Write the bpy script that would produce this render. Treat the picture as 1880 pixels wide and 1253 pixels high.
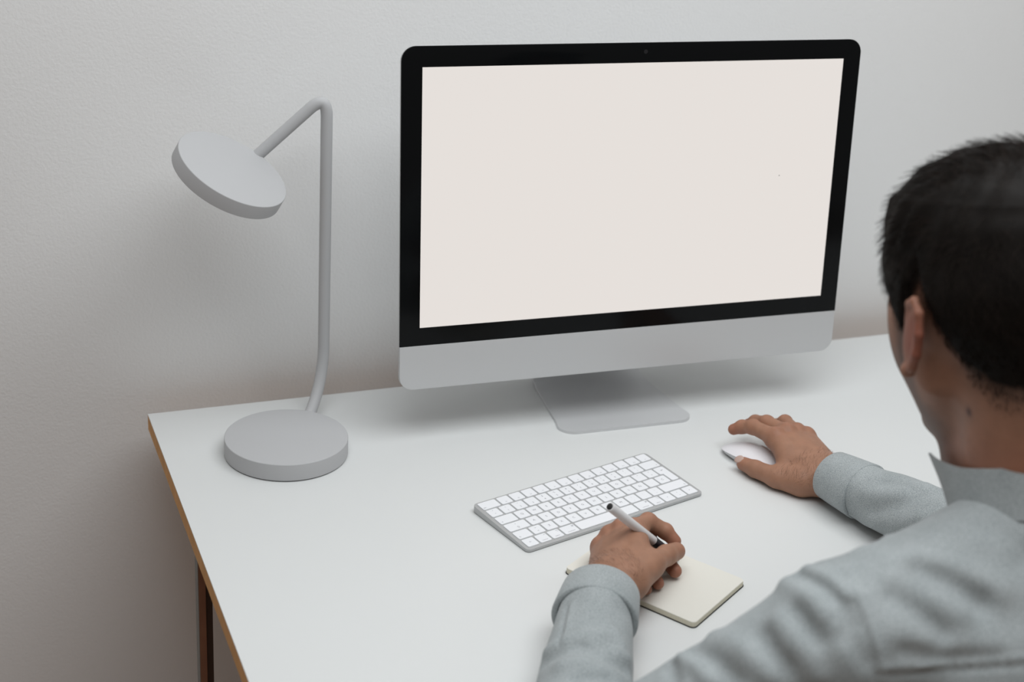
import bpy, bmesh, math, random
import numpy as np
from mathutils import Vector, Matrix

for o in list(bpy.data.objects):
    bpy.data.objects.remove(o)
scene = bpy.context.scene
COL = scene.collection
TOP = 0.73          # height of the desk top above the floor; everything is laid out from the desk's back left corner

# ------------------------------------------------------------------ camera
cam_data = bpy.data.cameras.new('camera')
cam = bpy.data.objects.new('camera', cam_data)
COL.objects.link(cam)
cam_data.sensor_width = 36.0
cam_data.lens = 36.0 * 2760.43 / 1880.0
R_ = Vector((0.92838, -0.36653, 0.06141)); U_ = Vector((0.09228, 0.38754, 0.91722)); F_ = Vector((0.36003, 0.84585, -0.39360))
cam.matrix_world = Matrix(((R_.x, U_.x, -F_.x, -0.2650), (R_.y, U_.y, -F_.y, -1.8588),
                           (R_.z, U_.z, -F_.z, 0.9195 + TOP), (0, 0, 0, 1)))
cam_data.clip_start = 0.05
cam_data.dof.use_dof = True
cam_data.dof.focus_distance = 1.84
cam_data.dof.aperture_fstop = 4.0
scene.camera = cam

# ------------------------------------------------------------------ world, lights, exposure
world = bpy.data.worlds.new('world'); scene.world = world
world.use_nodes = True
bg = world.node_tree.nodes['Background']
bg.inputs[0].default_value = (1.0, 0.94, 0.89, 1)
bg.inputs[1].default_value = 0.215

def area_light(name, loc, target, sx, sy, power, color):
    l = bpy.data.lights.new(name, 'AREA'); l.shape = 'RECTANGLE'; l.size = sx; l.size_y = sy
    l.energy = power; l.color = color
    o = bpy.data.objects.new(name, l); COL.objects.link(o)
    o.location = loc
    o.rotation_euler = (Vector(target) - Vector(loc)).to_track_quat('-Z', 'Y').to_euler()
    return o
area_light('ceiling_light', (0.58, -0.95, 2.55), (0.56, -0.80, 0.0), 2.1, 1.3, 33.5, (0.955, 0.985, 1.0))

scene.view_settings.view_transform = 'Standard'
scene.view_settings.look = 'None'
scene.view_settings.gamma = 1.0
scene.view_settings.use_curve_mapping = False
scene.view_settings.exposure = 0.0

# ------------------------------------------------------------------ materials
def mat(name, color, rough=0.5, metal=0.0, spec=0.5, noise=None, bump=None, **kw):
    """principled material; noise=(scale, amount) mottles the colour, bump=(scale, strength, distance)"""
    m = bpy.data.materials.new(name); m.use_nodes = True
    nt = m.node_tree; b = nt.nodes['Principled BSDF']
    b.inputs['Base Color'].default_value = (*color, 1)
    b.inputs['Roughness'].default_value = rough
    b.inputs['Metallic'].default_value = metal
    b.inputs['Specular IOR Level'].default_value = spec
    for k, v in kw.items():
        b.inputs[k.replace('_', ' ')].default_value = v
    tc = nt.nodes.new('ShaderNodeTexCoord')
    if noise:
        n = nt.nodes.new('ShaderNodeTexNoise'); n.inputs['Scale'].default_value = noise[0]; n.inputs['Detail'].default_value = 4
        nt.links.new(tc.outputs['Object'], n.inputs['Vector'])
        mx = nt.nodes.new('ShaderNodeMix'); mx.data_type = 'RGBA'
        a = noise[1]
        mx.inputs[6].default_value = (*[c * (1 - a) for c in color], 1)
        mx.inputs[7].default_value = (*[min(1, c * (1 + a)) for c in color], 1)
        nt.links.new(n.outputs['Fac'], mx.inputs[0]); nt.links.new(mx.outputs[2], b.inputs['Base Color'])
    if bump:
        n = nt.nodes.new('ShaderNodeTexNoise'); n.inputs['Scale'].default_value = bump[0]; n.inputs['Detail'].default_value = 5
        nt.links.new(tc.outputs['Object'], n.inputs['Vector'])
        bp = nt.nodes.new('ShaderNodeBump'); bp.inputs['Strength'].default_value = bump[1]; bp.inputs['Distance'].default_value = bump[2]
        nt.links.new(n.outputs['Fac'], bp.inputs['Height']); nt.links.new(bp.outputs[0], b.inputs['Normal'])
    return m

def vcol_mat(name, rough, spec=0.4, sss=0.0, mottle=(60, 0.10), bump=None, attr='tint'):
    """material coloured by the mesh's own 'tint' attribute"""
    m = mat(name, (1, 1, 1), rough, spec=spec, bump=bump)
    nt = m.node_tree; b = nt.nodes['Principled BSDF']
    at = nt.nodes.new('ShaderNodeAttribute'); at.attribute_name = attr
    tc = nt.nodes.new('ShaderNodeTexCoord')
    n = nt.nodes.new('ShaderNodeTexNoise'); n.inputs['Scale'].default_value = mottle[0]; n.inputs['Detail'].default_value = 6
    nt.links.new(tc.outputs['Object'], n.inputs['Vector'])
    mr = nt.nodes.new('ShaderNodeMapRange'); mr.inputs[3].default_value = 1 - mottle[1]; mr.inputs[4].default_value = 1 + mottle[1]
    mr.inputs[1].default_value = 0.3; mr.inputs[2].default_value = 0.7
    nt.links.new(n.outputs['Fac'], mr.inputs[0])
    vm = nt.nodes.new('ShaderNodeVectorMath'); vm.operation = 'SCALE'
    nt.links.new(at.outputs['Color'], vm.inputs[0]); nt.links.new(mr.outputs[0], vm.inputs['Scale'])
    nt.links.new(vm.outputs[0], b.inputs['Base Color'])
    if sss:
        b.inputs['Subsurface Weight'].default_value = sss
        b.inputs['Subsurface Radius'].default_value = (1.0, 0.35, 0.2)
        b.inputs['Subsurface Scale'].default_value = 0.004
    return m

def emit_mat(name, color, strength):
    m = bpy.data.materials.new(name); m.use_nodes = True
    nt = m.node_tree; b = nt.nodes['Principled BSDF']
    b.inputs['Base Color'].default_value = (0.01, 0.01, 0.01, 1); b.inputs['Roughness'].default_value = 0.25
    b.inputs['Specular IOR Level'].default_value = 0.2
    b.inputs['Emission Color'].default_value = (*color, 1); b.inputs['Emission Strength'].default_value = strength
    return m

M = {}
M['wall'] = mat('wall_paint', (0.86, 0.865, 0.865), 0.85, spec=0.2, noise=(3, 0.015), bump=(260, 0.35, 0.0012))
M['floor'] = mat('floor_wood', (0.30, 0.18, 0.11), 0.55, noise=(6, 0.2))
M['laminate'] = mat('white_laminate', (0.705, 0.72, 0.718), 0.42, spec=0.35, noise=(5, 0.01))
M['ply'] = mat('plywood_edge', (0.72, 0.40, 0.165), 0.65, spec=0.2, noise=(45, 0.25))
M['legwood'] = mat('leg_wood', (0.26, 0.125, 0.075), 0.6, noise=(30, 0.25))
M['legdark'] = mat('leg_dark_wood', (0.05, 0.028, 0.02), 0.6, noise=(30, 0.2))
M['leggrey'] = mat('leg_grey_edge', (0.22, 0.22, 0.21), 0.5)
M['lamp'] = mat('lamp_grey_paint', (0.49, 0.495, 0.505), 0.55, spec=0.3)
M['rubber'] = mat('dark_rubber', (0.02, 0.02, 0.02), 0.8)
M['diffuser'] = mat('lamp_diffuser', (0.75, 0.75, 0.73), 0.5)
M['alu'] = mat('brushed_aluminium', (0.66, 0.67, 0.68), 0.5, metal=0.4, spec=0.5)
M['alu_kb'] = mat('keyboard_aluminium', (0.50, 0.51, 0.515), 0.45, metal=0.55)
M['bezel'] = mat('black_glass', (0.004, 0.0045, 0.005), 0.12, spec=0.12)
M['lens'] = mat('camera_lens', (0.012, 0.012, 0.014), 0.2)
M['speck'] = mat('dark_speck', (0.02, 0.02, 0.02), 0.8)
M['screen'] = emit_mat('lit_screen', (0.78, 0.735, 0.70), 1.0)
M['key'] = mat('white_key', (0.83, 0.845, 0.875), 0.5, spec=0.3)
M['legend'] = mat('grey_legend', (0.28, 0.28, 0.31), 0.6)
M['mouse'] = mat('white_gloss', (0.80, 0.79, 0.82), 0.22, spec=0.5)
M['black'] = mat('black_plastic', (0.012, 0.012, 0.012), 0.4)
M['cover'] = mat('notebook_cover', (0.03, 0.03, 0.027), 0.7)
M['paper'] = mat('cream_paper', (0.755, 0.74, 0.68), 0.85, spec=0.15, noise=(12, 0.012))
M['pages'] = mat('cream_page_edges', (0.72, 0.68, 0.55), 0.9, spec=0.1, noise=(700, 0.15))
M['ink'] = mat('ink_tube', (0.02, 0.022, 0.03), 0.4)
M['skin'] = vcol_mat('skin', 0.52, 0.35, 0.12, (70, 0.09), bump=(420, 0.25, 0.0006))
M['hair'] = vcol_mat('dark_hair', 0.6, 0.12, 0.0, (40, 0.3))
M['trousers'] = mat('dark_trousers', (0.03, 0.033, 0.04), 0.85, noise=(300, 0.2))
M['shoe'] = mat('dark_leather', (0.025, 0.02, 0.018), 0.45)

def shirt_mat():
    m = bpy.data.materials.new('chambray_cloth'); m.use_nodes = True
    nt = m.node_tree; b = nt.nodes['Principled BSDF']
    b.inputs['Roughness'].default_value = 0.9; b.inputs['Specular IOR Level'].default_value = 0.1
    b.inputs['Sheen Weight'].default_value = 0.15
    tc = nt.nodes.new('ShaderNodeTexCoord')
    n1 = nt.nodes.new('ShaderNodeTexNoise'); n1.inputs['Scale'].default_value = 900; n1.inputs['Detail'].default_value = 2
    n2 = nt.nodes.new('ShaderNodeTexNoise'); n2.inputs['Scale'].default_value = 28; n2.inputs['Detail'].default_value = 4
    ad = nt.nodes.new('ShaderNodeMath'); ad.operation = 'MULTIPLY_ADD'; ad.inputs[1].default_value = 0.25
    nt.links.new(tc.outputs['Object'], n1.inputs['Vector']); nt.links.new(tc.outputs['Object'], n2.inputs['Vector'])
    nt.links.new(n2.outputs['Fac'], ad.inputs[0]); nt.links.new(n1.outputs['Fac'], ad.inputs[2])
    cr = nt.nodes.new('ShaderNodeValToRGB')
    cr.color_ramp.elements[0].position = 0.42; cr.color_ramp.elements[0].color = (0.255, 0.286, 0.293, 1)
    cr.color_ramp.elements[1].position = 0.84; cr.color_ramp.elements[1].color = (0.465, 0.498, 0.508, 1)
    nt.links.new(ad.outputs[0], cr.inputs[0]); nt.links.new(cr.outputs[0], b.inputs['Base Color'])
    bp = nt.nodes.new('ShaderNodeBump'); bp.inputs['Strength'].default_value = 0.3; bp.inputs['Distance'].default_value = 0.0008
    nt.links.new(n1.outputs['Fac'], bp.inputs['Height']); nt.links.new(bp.outputs[0], b.inputs['Normal'])
    return m
M['shirt'] = shirt_mat()

def pen_mat():
    m = mat('frosted_plastic', (0.90, 0.90, 0.91), 0.35, spec=0.4)
    b = m.node_tree.nodes['Principled BSDF']
    b.inputs['Transmission Weight'].default_value = 0.22
    b.inputs['IOR'].default_value = 1.3
    return m
M['frost'] = pen_mat()

# ------------------------------------------------------------------ object helpers
def tag(o, label=None, cat=None, group=None, kind=None):
    if label: o['label'] = label
    if cat: o['category'] = cat
    if group: o['group'] = group
    if kind: o['kind'] = kind
    return o

def empty(name, loc=(0, 0, 0), rz=0.0):
    o = bpy.data.objects.new(name, None); COL.objects.link(o)
    o.location = loc; o.rotation_euler = (0, 0, rz); o.empty_display_size = 0.05
    return o

def mesh_obj(name, verts, faces, material, parent=None, smooth=True, sharp=0.6):
    me = bpy.data.meshes.new(name)
    me.from_pydata([tuple(map(float, v)) for v in verts], [], [tuple(int(i) for i in f) for f in faces])
    me.update()
    mats = material if isinstance(material, (list, tuple)) else [material]
    for mm in mats: me.materials.append(M[mm])
    if smooth:
        me.polygons.foreach_set('use_smooth', [True] * len(me.polygons))
        if sharp: me.set_sharp_from_angle(angle=sharp)
    o = bpy.data.objects.new(name, me); COL.objects.link(o)
    if parent: o.parent = parent
    return o

class MB:
    """collects vertices and faces of one mesh"""
    def __init__(s): s.v = []; s.f = []
    def add(s, v, f):
        n = len(s.v); s.v += [tuple(p) for p in v]; s.f += [tuple(i + n for i in q) for q in f]; return s
    def box(s, x0, x1, y0, y1, z0, z1):
        v = [(x, y, z) for z in (z0, z1) for y in (y0, y1) for x in (x0, x1)]
        return s.add(v, [(0, 2, 3, 1), (4, 5, 7, 6), (0, 1, 5, 4), (2, 6, 7, 3), (0, 4, 6, 2), (1, 3, 7, 5)])
    def loft(s, rings, cap0=True, cap1=True, closed=True):
        n = len(rings[0]); v = [p for r in rings for p in r]; f = []
        for i in range(len(rings) - 1):
            for j in range(n if closed else n - 1):
                k = (j + 1) % n
                f.append((i * n + j, i * n + k, (i + 1) * n + k, (i + 1) * n + j))
        if cap0: f.append(tuple(reversed(range(n))))
        if cap1: f.append(tuple(range((len(rings) - 1) * n, len(rings) * n)))
        return s.add(v, f)
    def build(s, name, material, parent=None, smooth=True, sharp=0.6):
        return mesh_obj(name, s.v, s.f, material, parent, smooth, sharp)

def round_rect(w, h, r, n=6, cx=0, cy=0):
    """counter-clockwise outline; r a number or four radii (bl, br, tr, tl)"""
    rs = r if isinstance(r, (list, tuple)) else [r] * 4
    out = []
    for (sx, sy, a0), rr in zip(((-1, -1, 180), (1, -1, 270), (1, 1, 0), (-1, 1, 90)), rs):
        x = cx + sx * (w / 2 - rr); y = cy + sy * (h / 2 - rr)
        if rr < 1e-6: out.append((x, y)); continue
        for i in range(n + 1):
            a = math.radians(a0 + 90 * i / n); out.append((x + rr * math.cos(a), y + rr * math.sin(a)))
    return out

def inset(poly, d):
    """moves a counter-clockwise outline inwards by d"""
    n = len(poly); out = []
    for i in range(n):
        p0 = Vector(poly[i - 1]); p1 = Vector(poly[i]); p2 = Vector(poly[(i + 1) % n])
        a = (p1 - p0).normalized(); b = (p2 - p1).normalized()
        na = Vector((-a.y, a.x)); nb = Vector((-b.y, b.x)); m = na + nb
        m = m / max(0.3, m.dot(na)) if m.length > 1e-6 else na
        out.append((p1.x + m.x * d, p1.y + m.y * d))
    return out

def slab(poly, z0, z1, bev=0.0, bev0=0.0, zf=None):
    """extruded outline with chamfered rims; zf(x, y, z) may bend it"""
    rings = []
    if bev0: rings.append([(x, y, z0) for x, y in inset(poly, bev0)]); rings.append([(x, y, z0 + bev0) for x, y in poly])
    else: rings.append([(x, y, z0) for x, y in poly])
    if bev:
        for t in (0, 30, 60, 90):
            a = math.radians(t); rings.append([(x, y, z1 - bev * (1 - math.sin(a))) for x, y in inset(poly, bev * (1 - math.cos(a)))])
    else: rings.append([(x, y, z1) for x, y in poly])
    if zf: rings = [[(x, y, zf(x, y, z)) for x, y, z in r] for r in rings]
    return MB().loft(rings)

def circle(r, n=64, cx=0, cy=0):
    return [(cx + r * math.cos(2 * math.pi * i / n), cy + r * math.sin(2 * math.pi * i / n)) for i in range(n)]

def tube(path, radii, n=16, caps=True):
    """round tube along a list of points"""
    P = [Vector(p) for p in path]; rings = []
    up = Vector((0.13, 0.27, 1)).normalized(); prev = None
    for i, p in enumerate(P):
        t = (P[min(i + 1, len(P) - 1)] - P[max(i - 1, 0)]).normalized()
        if prev is None: a = t.cross(up).normalized() if abs(t.dot(up)) < 0.95 else t.cross(Vector((1, 0, 0))).normalized()
        else: a = (prev - t * prev.dot(t)).normalized()
        prev = a; b = t.cross(a)
        r = radii[i] if isinstance(radii, (list, tuple)) else radii
        rings.append([p + r * (math.cos(2 * math.pi * k / n) * a + math.sin(2 * math.pi * k / n) * b) for k in range(n)])
    return MB().loft(rings, caps, caps)

def catmull(pts, m=8):
    P = [Vector(p) for p in pts]; P = [2 * P[0] - P[1]] + P + [2 * P[-1] - P[-2]]; out = []
    for i in range(1, len(P) - 2):
        for k in range(m):
            t = k / m; a, b, c_, d = P[i - 1:i + 3]
            out.append(0.5 * (2 * b + (c_ - a) * t + (2 * a - 5 * b + 4 * c_ - d) * t * t + (3 * b - a - 3 * c_ + d) * t ** 3))
    return out + [P[-2]]

# ------------------------------------------------------------------ the room
WALL_Y = 0.055       # the desk stands a few fingers off the wall
tag(MB().box(-3.0, 4.0, WALL_Y, WALL_Y + 0.10, -TOP, 1.97).build('wall_back', 'wall', smooth=False), kind='structure')
tag(MB().box(-3.0, 4.0, -4.5, WALL_Y + 0.10, -TOP - 0.05, -TOP).build('floor', 'floor', smooth=False), kind='structure')

# ------------------------------------------------------------------ desk
DX, DY = 1.70, -0.80
desk = tag(empty('desk', (0, 0, -TOP)), 'white topped desk with a bare plywood edge standing against the wall', 'desk')
def desk_child(mb, name, m, **k):
    mb.v = [(x, y, z + TOP) for x, y, z in mb.v]
    return mb.build(name, m, desk, **k)
GAP = 0.0
out = [(0, DY), (DX, DY), (DX, GAP), (0, GAP)]
desk_child(slab(out, -0.0245, -0.0012, 0, 0.0015), 'plywood_core', 'ply', smooth=False)['label'] = 'bare brown plywood edge of the desk top'
desk_child(slab(out, -0.0012, 0.0, 0.0004), 'laminate_top', 'laminate', smooth=False)['label'] = 'white laminate surface'
for lx, side in ((0.0165, 1), (DX - 0.042, -1)):
    for ly in (-0.262, -0.70):
        x0, x1 = (lx, lx + 0.0085) if side > 0 else (lx + 0.009, lx + 0.020)
        leg = desk_child(MB().box(x0, x1, ly, ly + 0.018, -TOP, -0.0245), 'leg', 'legwood', smooth=False)
        e = (x0 - 0.0008, x0) if side > 0 else (x1, x1 + 0.0008)
        s_ = MB().box(*e, ly, ly + 0.018, -TOP, -0.0245); s_.v = [(x, y, z + TOP) for x, y, z in s_.v]
        s_.build('leg_edge_strip', 'leggrey', leg, smooth=False)['label'] = 'thin grey strip on the outer side of the leg'
        b_ = (x1, x1 + 0.009) if side > 0 else (x0 - 0.009, x0)
        s_ = MB().box(*b_, ly + 0.004, ly + 0.018, -TOP, -0.0245); s_.v = [(x, y, z + TOP) for x, y, z in s_.v]
        s_.build('leg_backing', 'legdark', leg, smooth=False)['label'] = 'dark inner board of the leg'

# ------------------------------------------------------------------ desk lamp
LB = Vector((0.1525, -0.1566, 0)); LR, LH = 0.0794, 0.0243
lamp = tag(empty('desk_lamp', LB), 'matt grey disc desk lamp with a bent tube arm on the left of the desk', 'lamp')
slab(circle(LR, 96), 0.0018, LH, 0.0012).build('lamp_base', 'lamp', lamp)
slab(circle(LR - 0.003, 64), 0.0, 0.0018).build('foot_pad', 'rubber', lamp)
pole = Vector((0.2300, -0.0480, 0)) - LB
d_ = Vector((pole.x, pole.y, 0)).normalized(); D_ = pole.length
rb = 0.088; z0 = 0.0095
pts = []
for i in range(13):
    a = math.radians(90 * i / 12); pts.append(d_ * (D_ - rb + rb * math.sin(a)) + Vector((0, 0, z0 + rb * (1 - math.cos(a)))))
HC = Vector((0.1020, -0.0870, 0.3655)) - LB          # centre of the lamp head's upper face
hn = Vector((0.388, -0.300, 0.872)).normalized()
ztop = 0.4455
apex = Vector((pole.x, pole.y, ztop))
end = Vector((0.1430, -0.0285, 0.3640)) - LB - hn * 0.008
dirv = (end - apex).normalized(); rt = 0.030
p_in = apex - Vector((0, 0, rt)); p_out = apex + dirv * rt
for i in range(9):
    t = i / 8; pts.append((1 - t) ** 2 * p_in + 2 * t * (1 - t) * apex + t * t * p_out)
pts.append(end)
tube(pts, 0.0077, 20).build('lamp_arm', 'lamp', lamp)
HR, HT = 0.0725, 0.0195
q = Vector((0, 0, 1)).rotation_difference(hn)
def head_part(mb): mb.v = [tuple(HC + q @ Vector(p)) for p in mb.v]; return mb
hd = head_part(slab(circle(HR, 96), -HT, 0.0, 0.0012)).build('lamp_head', 'lamp', lamp)
head_part(slab(circle(HR - 0.006, 64), -HT - 0.0008, -HT)).build('diffuser', 'diffuser', hd)['label'] = 'pale diffuser under the lamp head'

# ------------------------------------------------------------------ all-in-one computer
SW, SH, TB, BB, CH, PW = 0.5967, 0.3357, 0.0258, 0.0246, 0.0599, 0.650
MO = Vector((0.625, -0.1696, 0.161)); myaw, mtilt = -0.0292, 0.094
comp = tag(empty('desktop_computer', (MO.x, MO.y, 0), myaw), 'large silver desktop computer with black bezel and blank bright screen', 'computer')
def panel(mb):
    """panel space (u right, v up, w towards the viewer) to the computer's own space"""
    ct, st = math.cos(mtilt), math.sin(mtilt)
    mb.v = [(u, v * st - w * ct, MO.z + v * ct + w * st) for u, v, w in mb.v]
    return mb
top, bot = SH + TB, -BB - CH
RC = 0.0185
gl = round_rect(PW, top + BB, (0, 0, RC, RC), 8, 0, (top - BB) / 2)
panel(slab(gl, -0.003, 0.0, 0.0005)).build('glass_bezel', 'bezel', comp)['label'] = 'black glass border around the screen'
ch = round_rect(PW, CH, (RC, RC, 0, 0), 8, 0, -BB - CH / 2 - 0.0001)
panel(slab(ch, -0.003, 0.0, 0.0005)).build('chin', 'alu', comp)['label'] = 'silver aluminium strip below the screen'
sc = panel(slab(round_rect(SW, SH, 0, 1, 0, SH / 2), -0.001, 0.0003)).build('screen', 'screen', comp, smooth=False)
sc['label'] = 'blank glowing off white screen'
panel(slab(circle(0.0007, 10, 0.214, 0.178), 0.0003, 0.0005)).build('speck', 'speck', sc, smooth=False)
panel(slab(circle(0.0028, 20, 0.002, SH + TB * 0.55), 0.0, 0.0003)).build('webcam', 'lens', comp, smooth=False)
full = round_rect(PW, top - bot, RC, 8, 0, (top + bot) / 2); cy_ = (top + bot) / 2
rings = []
for w, s in ((-0.003, 1.0), (-0.0065, 1.0), (-0.009, 0.985), (-0.016, 0.93), (-0.026, 0.80), (-0.034, 0.62), (-0.039, 0.42), (-0.041, 0.2)):
    rings.append([(x * s, cy_ + (y - cy_) * s, w) for x, y in full])
panel(MB().loft(list(reversed(rings)))).build('rear_housing', 'alu', comp)
# stand: flat foot that bends up at the back and leans forward to the hinge
prof = [(-0.0375, 0.0), (-0.033, 0.0), (-0.02, 0.0), (0.0, 0.0), (0.04, 0.0), (0.08, 0.0), (0.105, 0.001), (0.122, 0.006), (0.134, 0.016), (0.138, 0.032), (0.134, 0.06), (0.122, 0.10), (0.106, 0.15), (0.092, 0.20), (0.072, 0.245)]
wd = []
outl = []
for i, (y, z) in enumerate(prof):
    s = i / (len(prof) - 1)
    w = 0.0995 - 0.016 * min(1, max(0, (y + 0.0375) / 0.17)) - (0.010 * max(0, (z - 0.03) / 0.2))
    outl.append((y, z, w))
fr = []
rc = 0.022
for k in range(9):                                # rounded front corners
    a = math.radians(90 * k / 8); fr.append((-0.0375 + rc * (1 - math.cos(a)), 0.0, 0.0995 - rc * (1 - math.sin(a))))
rows = fr + [r for r in outl if r[0] > -0.0375 + rc or r[1] > 0]
rings = []
TH = 0.0045
for i, (y, z, w) in enumerate(rows):
    a = rows[max(i - 1, 0)]; b = rows[min(i + 1, len(rows) - 1)]
    t = Vector((b[0] - a[0], b[1] - a[1])).normalized(); nrm = Vector((-t.y, t.x))
    b_ = 0.0006
    rings.append([(-w, y, z), (w, y, z), (w, y + nrm.x * (TH - b_), z + nrm.y * (TH - b_)), (w - b_, y + nrm.x * TH, z + nrm.y * TH),
                  (-w + b_, y + nrm.x * TH, z + nrm.y * TH), (-w, y + nrm.x * (TH - b_), z + nrm.y * (TH - b_))])
st = MB().loft(rings)
st.build('stand', 'alu', comp, sharp=0.5)['label'] = 'bent aluminium foot'

# ------------------------------------------------------------------ keyboard
KW, KD = 0.279, 0.1149
kb = tag(empty('keyboard', (0.4827, -0.3840, 0), 0.2535), 'slim white and silver keyboard lying in front of the computer', 'keyboard')
ZB, ZF = 0.0092, 0.0042
ktop = lambda y: ZF + (ZB - ZF) * (y + KD / 2) / KD
rr = round_rect(KW, KD, 0.006, 5)
slab(rr, 0.0, 1.0, 0, 0, zf=lambda x, y, z: 0.0010 if z < 0.5 else ktop(y)).build('body', 'alu_kb', kb, sharp=0.5)
for fy in (0.046, -0.05):
    f = slab(round_rect(0.26, 0.004, 0.0015, 3, 0, fy), 0.0, 0.0012)
    f.build('foot', 'rubber', kb)
UN = 0.272 / 14.5; PY = 0.01829; Y0 = KD / 2 - 0.0016
LEG = [
    [('esc', 1.5)] + [('F%d' % i, 1) for i in range(1, 13)] + [('○', 1)],
    [('º ª', 1)] + [(t, 1) for t in ('! 1', '" 2', '· 3', '$ 4', '% 5', '& 6', '/ 7', '( 8', ') 9', '= 0', '? \'', '¿ ¡')] + [('←', 1.5)],
    [('→', 1.5)] + [(t, 1) for t in 'QWERTYUIOP'] + [('^ `', 1), ('* +', 1)],
    [('• ⇪', 1.75)] + [(t, 1) for t in 'ASDFGHJKLÑ'] + [('¨ ´', 1), ('Ç', 1)],
    [('⇧', 1.25), ('> <', 1)] + [(t, 1) for t in 'ZXCVBNM'] + [('; ,', 1), (': .', 1), ('_ -', 1), ('⇧', 2.25)],
    [('fn', 1), ('⌃ control', 1), ('⌥ option', 1), ('⌘ command', 1.25), ('', 5), ('⌘ command', 1.25), ('⌥ option', 1), ('◂', 1), ('▴ ▾', 1), ('▸', 1)],
]
dg = None
def text_mesh(s, size):
    cu = bpy.data.curves.new('t', 'FONT'); cu.body = s; cu.size = size; cu.resolution_u = 2
    cu.align_x = 'CENTER'; cu.align_y = 'CENTER'
    o = bpy.data.objects.new('t', cu); COL.objects.link(o)
    bpy.context.view_layer.update()
    me = o.evaluated_get(bpy.context.evaluated_depsgraph_get()).to_mesh()
    v = [(p.co.x, p.co.y) for p in me.vertices]; f = [tuple(p.vertices) for p in me.polygons]
    bpy.data.objects.remove(o); bpy.data.curves.remove(cu)
    return v, f
KH = 0.0011
tcache = {}
def make_key(poly, cx, cy, marks):
    """marks: list of (string, size, x, y) relative to the key's centre"""
    mb = slab(poly, 0, 0, 0); mb = MB()
    zt = lambda x, y: ktop(y) + KH
    rings = [[(x, y, ktop(y) - 0.0003) for x, y in poly], [(x, y, zt(x, y) - 0.0003) for x, y in poly],
             [(x, y, zt(x, y)) for x, y in inset(poly, 0.0003)]]
    mb.loft(rings); nf = len(mb.f)
    for s, size, ox, oy in marks:
        if (s, size) not in tcache: tcache[(s, size)] = text_mesh(s, size)
        tv, tf = tcache[(s, size)]
        mb.add([(cx + ox + x, cy + oy + y, zt(0, cy + oy + y) + 0.00004) for x, y in tv], tf)
    o = mb.build('key', ['key', 'legend'], kb, smooth=False)
    for i, p in enumerate(o.data.polygons): p.material_index = 0 if i < nf else 1
    return o
GP = 0.0024
for r, row in enumerate(LEG):
    x = -0.136; yt = Y0 - r * PY; cy = yt - PY / 2
    for t, w in row:
        kw = w * UN; cx = x + kw / 2
        poly = round_rect(kw - GP, PY - GP, 0.0019, 3, cx, cy)
        parts = t.split(' ') if t.strip() else []
        marks = []
        if r == 5 and len(parts) == 2 and len(parts[1]) > 2:
            marks = [(parts[0], 0.0042, kw / 2 - 0.0042, 0.0040), (parts[1], 0.0027, 0, -0.0045)]
        elif len(parts) == 2: marks = [(parts[0], 0.0042, 0, 0.0034), (parts[1], 0.0044, 0, -0.0034)]
        elif len(parts) == 1:
            p = parts[0]
            if r == 0 and w == 1: marks = [(p, 0.0026, 0, -0.0045)]
            elif w > 1.2: marks = [(p, 0.0036, (0.5 * kw - 0.005) * (1 if x > 0 else -1), -0.0042)]
            else: marks = [(p, 0.0050 if len(p) == 1 else 0.0032, 0, 0)]
        make_key(poly, cx, cy, marks)
        x += kw
# tall return key
xr = -0.136 + 13.5 * UN; xl4 = -0.136 + 13.75 * UN; x1 = 0.136 - GP / 2
ya = Y0 - 2 * PY - GP / 2; yb = Y0 - 3 * PY; yc = Y0 - 4 * PY + GP / 2; g = GP / 2; c_ = 0.0016
poly = [(xl4 + g + c_, yc), (x1 - c_, yc), (x1, yc + c_), (x1, ya - c_), (x1 - c_, ya), (xr + g + c_, ya), (xr + g, ya - c_), (xr + g, yb + g + c_), (xr + g + c_, yb + g), (xl4 + g, yb + g), (xl4 + g, yc + c_)]
make_key(poly, (xr + x1) / 2, yb, [('↵', 0.0045, 0.001, 0.009)])

# ------------------------------------------------------------------ mouse
ms = tag(empty('computer_mouse', (0.7475, -0.3470, 0), math.radians(17.5)), 'low white wireless mouse with a silver base under the right hand', 'mouse')
ML, MWD = 0.1135, 0.0571
NM = 96
def mo_ring(s, zfun, ins=0.0):
    out = []
    for i in range(NM):
        a = 2 * math.pi * i / NM; c, sn = math.cos(a), math.sin(a); e = 2 / 3.2
        x = math.copysign(abs(c) ** e, c) * (MWD / 2 - ins) * s; y = math.copysign(abs(sn) ** e, sn) * (ML / 2 - ins) * s
        out.append((x, y, zfun(x, y)))
    return out
ze = lambda y: 0.0050 + 0.0058 * (1 - (2 * y / ML) ** 2)
MB().loft([mo_ring(1, lambda x, y: 0.0012, 0.006), mo_ring(1, lambda x, y: 0.4 * ze(y) + 0.001, 0.0022), mo_ring(1, lambda x, y: ze(y) - 0.0004, 0.0006)]).build('base', 'alu', ms)
MB().loft([mo_ring(1, lambda x, y: ze(y) - 0.0004, 0.0009), mo_ring(1, lambda x, y: ze(y) + 0.0004, 0.0009)]).build('seam', 'black', ms)
rings = []
for t in (0, 0.06, 0.14, 0.25, 0.38, 0.52, 0.66, 0.8, 0.92, 0.985):
    s = 1 - t
    def zf(x, y, s=s):
        yy = y / max(s, 1e-3); base = ze(yy) + 0.0004
        return base * s ** 2 + (1 - s ** 2) * 0.0 + (1 - s ** 2) * (0.0052 + 0.0164 * (1 - (2 * y / ML) ** 2) * 0 + 0.0164)
    rings.append(mo_ring(s, zf))
MB().loft(rings, cap0=False).build('shell', 'mouse', ms, sharp=0)['label'] = 'glossy white top shell'
for sx in (-1, 1):
    slab(round_rect(0.004, 0.085, 0.0018, 4, sx * 0.016, 0), 0.0, 0.0014).build('glide_strip', 'black', ms)

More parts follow.
